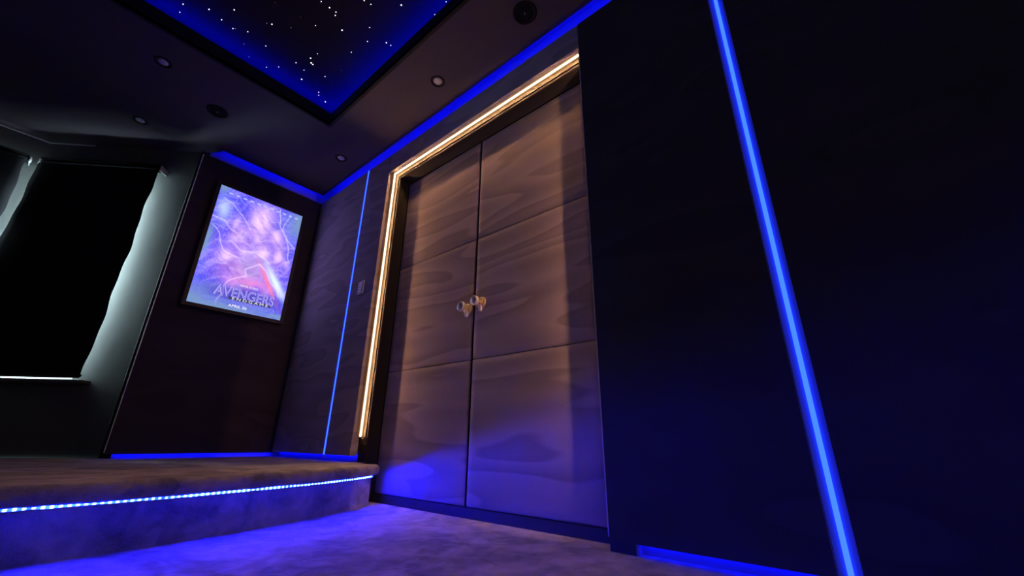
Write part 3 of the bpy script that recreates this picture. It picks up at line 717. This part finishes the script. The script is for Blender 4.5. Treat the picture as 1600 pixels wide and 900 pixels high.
def art(u, v):
    q = Vector((u*3.0, v*4.4, 1.7))
    w1 = noise.noise(q); w2 = noise.noise(q*2.3+Vector((5, 1, 0)))
    x, y = u+0.05*w1, v+0.04*w2
    c = (0.035, 0.042, 0.66)
    t = 0.5+0.5*noise.noise(Vector((x*5.5+2, y*7.5, 0.3)))
    c = lerp3(c, (0.13, 0.13, 0.76), max(0, min(1, (t-0.35)*1.6)))
    # rose and lilac heart
    g = gauss(x, y, 0.50, 0.47, 0.36, 0.46, 0.15); c = lerp3(c, (0.27, 0.14, 0.72), min(1, g*0.95))
    g = gauss(x, y, 0.50, 0.33, 0.24, 0.20); c = lerp3(c, (0.66, 0.24, 0.62), min(1, g*0.85))
    for (cu, cv, ru, rv, ro, k) in lumps:
        g = gauss(x, y, cu, cv, ru, rv, ro); dk = gauss(x, y, cu+0.03, cv-0.055, ru*1.25, rv*1.2, ro)
        c = lerp3(c, (0.26, 0.10, 0.52), min(1, dk*0.75*k)); c = lerp3(c, (0.72, 0.46, 0.84), min(1, g*1.2*k))
    # crossing brush strokes
    for ang, fq, cc, k in ((0.9, 7.0, (0.62, 0.45, 0.92), 0.34), (-0.7, 8.5, (0.13, 0.07, 0.42), 0.45), (0.2, 12.0, (0.75, 0.55, 0.90), 0.22)):
        ca_, sa_ = math.cos(ang), math.sin(ang); a1 = x*ca_+y*1.54*sa_; b1 = -x*sa_+y*1.54*ca_
        s = noise.noise(Vector((a1*fq*0.45, b1*fq*2.2, ang*9))); c = lerp3(c, cc, max(0, min(1, (s-0.12)*3.2))*k*(0.4+0.6*gauss(x, y, 0.52, 0.5, 0.45, 0.6)))
    # fine flowing streaks
    s = noise.noise(Vector((x*16+6*w1, y*9-5*w2, 4))); r_ = 1-min(1, abs(s)*7)
    c = lerp3(c, (0.52, 0.50, 0.96), max(0, r_)*0.22)
    s = noise.noise(Vector((x*26-8*w2, y*24+8*w1, 9))); c = lerp3(c, (0.10, 0.05, 0.42), max(0, min(1, (s-0.08)*2.6))*0.22)
    # violet-grey body and pale beam at lower right
    g = gauss(x, y, 0.52, 0.38, 0.16, 0.17); c = lerp3(c, (0.26, 0.22, 0.52), g*0.6)
    g = gauss(u, v, 0.86, 0.30, 0.045, 0.26, 0.62); c = lerp3(c, (0.62, 0.74, 0.98), min(1, g*0.95))
    g = gauss(u, v, 0.77, 0.28, 0.022, 0.24, 0.55); c = lerp3(c, (0.85, 0.16, 0.22), min(1, g*0.9))
    g = gauss(x, y, 0.09, 0.80, 0.06, 0.15); c = lerp3(c, (0.45, 0.55, 0.96), g*0.75)
    g = gauss(x, y, 0.60, 0.235, 0.25, 0.05); c = lerp3(c, (0.72, 0.22, 0.50), g*0.6)
    g = gauss(x, y, 0.56, 0.13, 0.36, 0.065); c = lerp3(c, (0.10, 0.09, 0.50), g*0.8)
    for P, wd in bolts:
        d = seg_d(u+0.03*w2+0.02*w1, v+0.02*w2, P); c = lerp3(c, (0.80, 0.60, 0.95), math.exp(-(d/(wd*2.2))**2)*0.18); c = lerp3(c, (1.0, 0.86, 0.92), math.exp(-(d/(wd*0.42))**2)*0.5)
    # teal grey corners
    for cu, cv, ru, rv in ((1.02, 0.93, 0.17, 0.26), (0.0, 0.0, 0.30, 0.20), (0.35, -0.02, 0.45, 0.09), (0.03, 1.0, 0.06, 0.10), (0.0, 0.50, 0.05, 0.20), (1.0, 0.02, 0.25, 0.04)):
        g = gauss(x, y, cu, cv, ru, rv); c = lerp3(c, (0.14, 0.22, 0.42), min(1, g*1.25))
    g = gauss(u, v, 0.56, 0.135, 0.37, 0.085); c = lerp3(c, (0.055, 0.045, 0.36), min(1, g*1.3)*0.8)
    return c
NU, NV = 190, 290
me = bpy.data.meshes.new('printed_art')
vs = [(PX0+(PX1-PX0)*i/NU-o0.x, PY-o0.y, PZ0+(PZ1-PZ0)*j/NV-o0.z) for j in range(NV+1) for i in range(NU+1)]
fs = [(j*(NU+1)+i, j*(NU+1)+i+1, (j+1)*(NU+1)+i+1, (j+1)*(NU+1)+i) for j in range(NV) for i in range(NU)]
me.from_pydata(vs, [], fs)
ca = me.color_attributes.new('ink', 'FLOAT_COLOR', 'POINT')
buf = []
for j in range(NV+1):
    for i in range(NU+1): buf.extend((*art(i/NU, j/NV), 1.0))
ca.data.foreach_set('color', buf)
mp_ = bpy.data.materials.new('backlit_print'); mp_.use_nodes = True; n = mp_.node_tree.nodes; l = mp_.node_tree.links; n.clear()
at = n.new('ShaderNodeAttribute'); at.attribute_name = 'ink'; e_ = n.new('ShaderNodeEmission'); o_ = n.new('ShaderNodeOutputMaterial')
l.new(at.outputs['Color'], e_.inputs[0]); e_.inputs[1].default_value = E_POSTER; l.new(e_.outputs[0], o_.inputs[0])
me.materials.append(mp_)
po = bpy.data.objects.new('printed_art', me); COL.objects.link(po); po.parent = lb
def ink(name, col, k=1.0): return emis(name, col, k)
I_TITLE, I_DARK, I_WHITE, I_PALE, I_GREY, I_PINK = ink('ink_title', (0.30, 0.20, 0.85)), ink('ink_plate', (0.05, 0.06, 0.16)), ink('ink_white', (0.9, 0.92, 1.0)), ink('ink_pale', (0.55, 0.60, 1.0)), ink('ink_grey', (0.22, 0.30, 0.85)), ink('ink_rose', (0.92, 0.45, 0.80))
def PT(u, v, dy=0.0012): return (PX0+(PX1-PX0)*u-o0.x, PY-dy-o0.y, PZ0+(PZ1-PZ0)*v-o0.z)
def text(name, s, u, v, h, width, mat, dy, bold=0.0, space=1.0, shear=0.0):
    cu = bpy.data.curves.new(name, 'FONT'); cu.body = s; cu.align_x = 'CENTER'; cu.align_y = 'BOTTOM_BASELINE' if False else 'CENTER'
    cu.size = h; cu.space_character = space; cu.offset = bold; cu.extrude = 0.0003; cu.shear = shear
    o = bpy.data.objects.new(name, cu); COL.objects.link(o); o.parent = lb; o.location = PT(u, v, dy); o.rotation_euler = (R(90), 0, 0)
    cu.materials.append(mat)
    bpy.context.view_layer.update()
    w = o.dimensions.x
    me_ = bpy.data.meshes.new_from_object(o.evaluated_get(bpy.context.evaluated_depsgraph_get()))
    q = bpy.data.objects.new(name, me_); COL.objects.link(q); q.parent = lb; q.location = o.location; q.rotation_euler = o.rotation_euler
    q.scale = (width/w if w > 0 else 1, 1, 1)
    bpy.data.objects.remove(o); q.name = name
    return q
PW = PX1-PX0
text('title_outline', 'AVENGERS', 0.555, 0.137, 0.102, PW*0.655, I_PALE, 0.0012, bold=0.0020)
text('title_text', 'AVENGERS', 0.555, 0.137, 0.102, PW*0.64, I_TITLE, 0.0022, bold=0.0)
m = MB(); p0, p1 = PT(0.385, 0.083), PT(0.855, 0.108); m.box(p0[0], p1[0], p0[1]-0.0004, p0[1], p0[2], p1[2]); m.build('subtitle_band', I_DARK, lb)
text('subtitle_text', 'ENDGAME', 0.62, 0.0945, 0.027, PW*0.40, I_WHITE, 0.0024, space=1.5)
text('date_text', 'APRIL 26', 0.50, 0.036, 0.026, PW*0.20, I_WHITE, 0.0022, bold=0.0004)
text('studio_text', 'MARVEL STUDIOS', 0.57, 0.212, 0.020, PW*0.20, I_WHITE, 0.0022)
random.seed(3)
m = MB()
for (v, ua, ub) in ((0.073, 0.16, 0.90), (0.064, 0.12, 0.92), (0.055, 0.14, 0.92), (0.046, 0.62, 0.90), (0.037, 0.10, 0.36), (0.030, 0.66, 0.93)):
    u = ua
    while u < ub:
        w = random.uniform(0.008, 0.03); a_, b_ = PT(u, v), PT(u+w, v+0.0042); m.box(a_[0], b_[0], a_[1]-0.0003, a_[1], a_[2], b_[2]); u += w+0.007
m.build('credit_lines', I_GREY, lb)
for k in range(11):
    m = MB(); u = 0.10+k*0.0805; w = 0.045; v = 0.948
    a_, b_ = PT(u+0.004, v+0.009), PT(u+w-0.004, v+0.013); m.box(a_[0], b_[0], a_[1]-0.0003, a_[1], a_[2], b_[2])
    a_, b_ = PT(u, v), PT(u+w, v+0.007); m.box(a_[0], b_[0], a_[1]-0.0003, a_[1], a_[2], b_[2])
    m.build('name_line', I_PALE, lb)

# added glowing panel behind the camera, gives the floor soft fill light
fill = empty('fill_panel', (-0.6, YB+0.03, 0.9)); tag(fill, 'large dim glowing panel added on the unseen back wall as fill light', 'fill light')
m = MB(); m.box(-1.2, 1.2, -0.02, 0.0, 0, 1.2); m.build('fill_border', M_BLACK, fill, 0.004)
m = MB(); m.box(-1.15, 1.15, 0.001, 0.004, 0.05, 1.15); m.build('fill_face', emis('fill_glow', (0.72, 0.66, 0.95), E_FILL), fill)
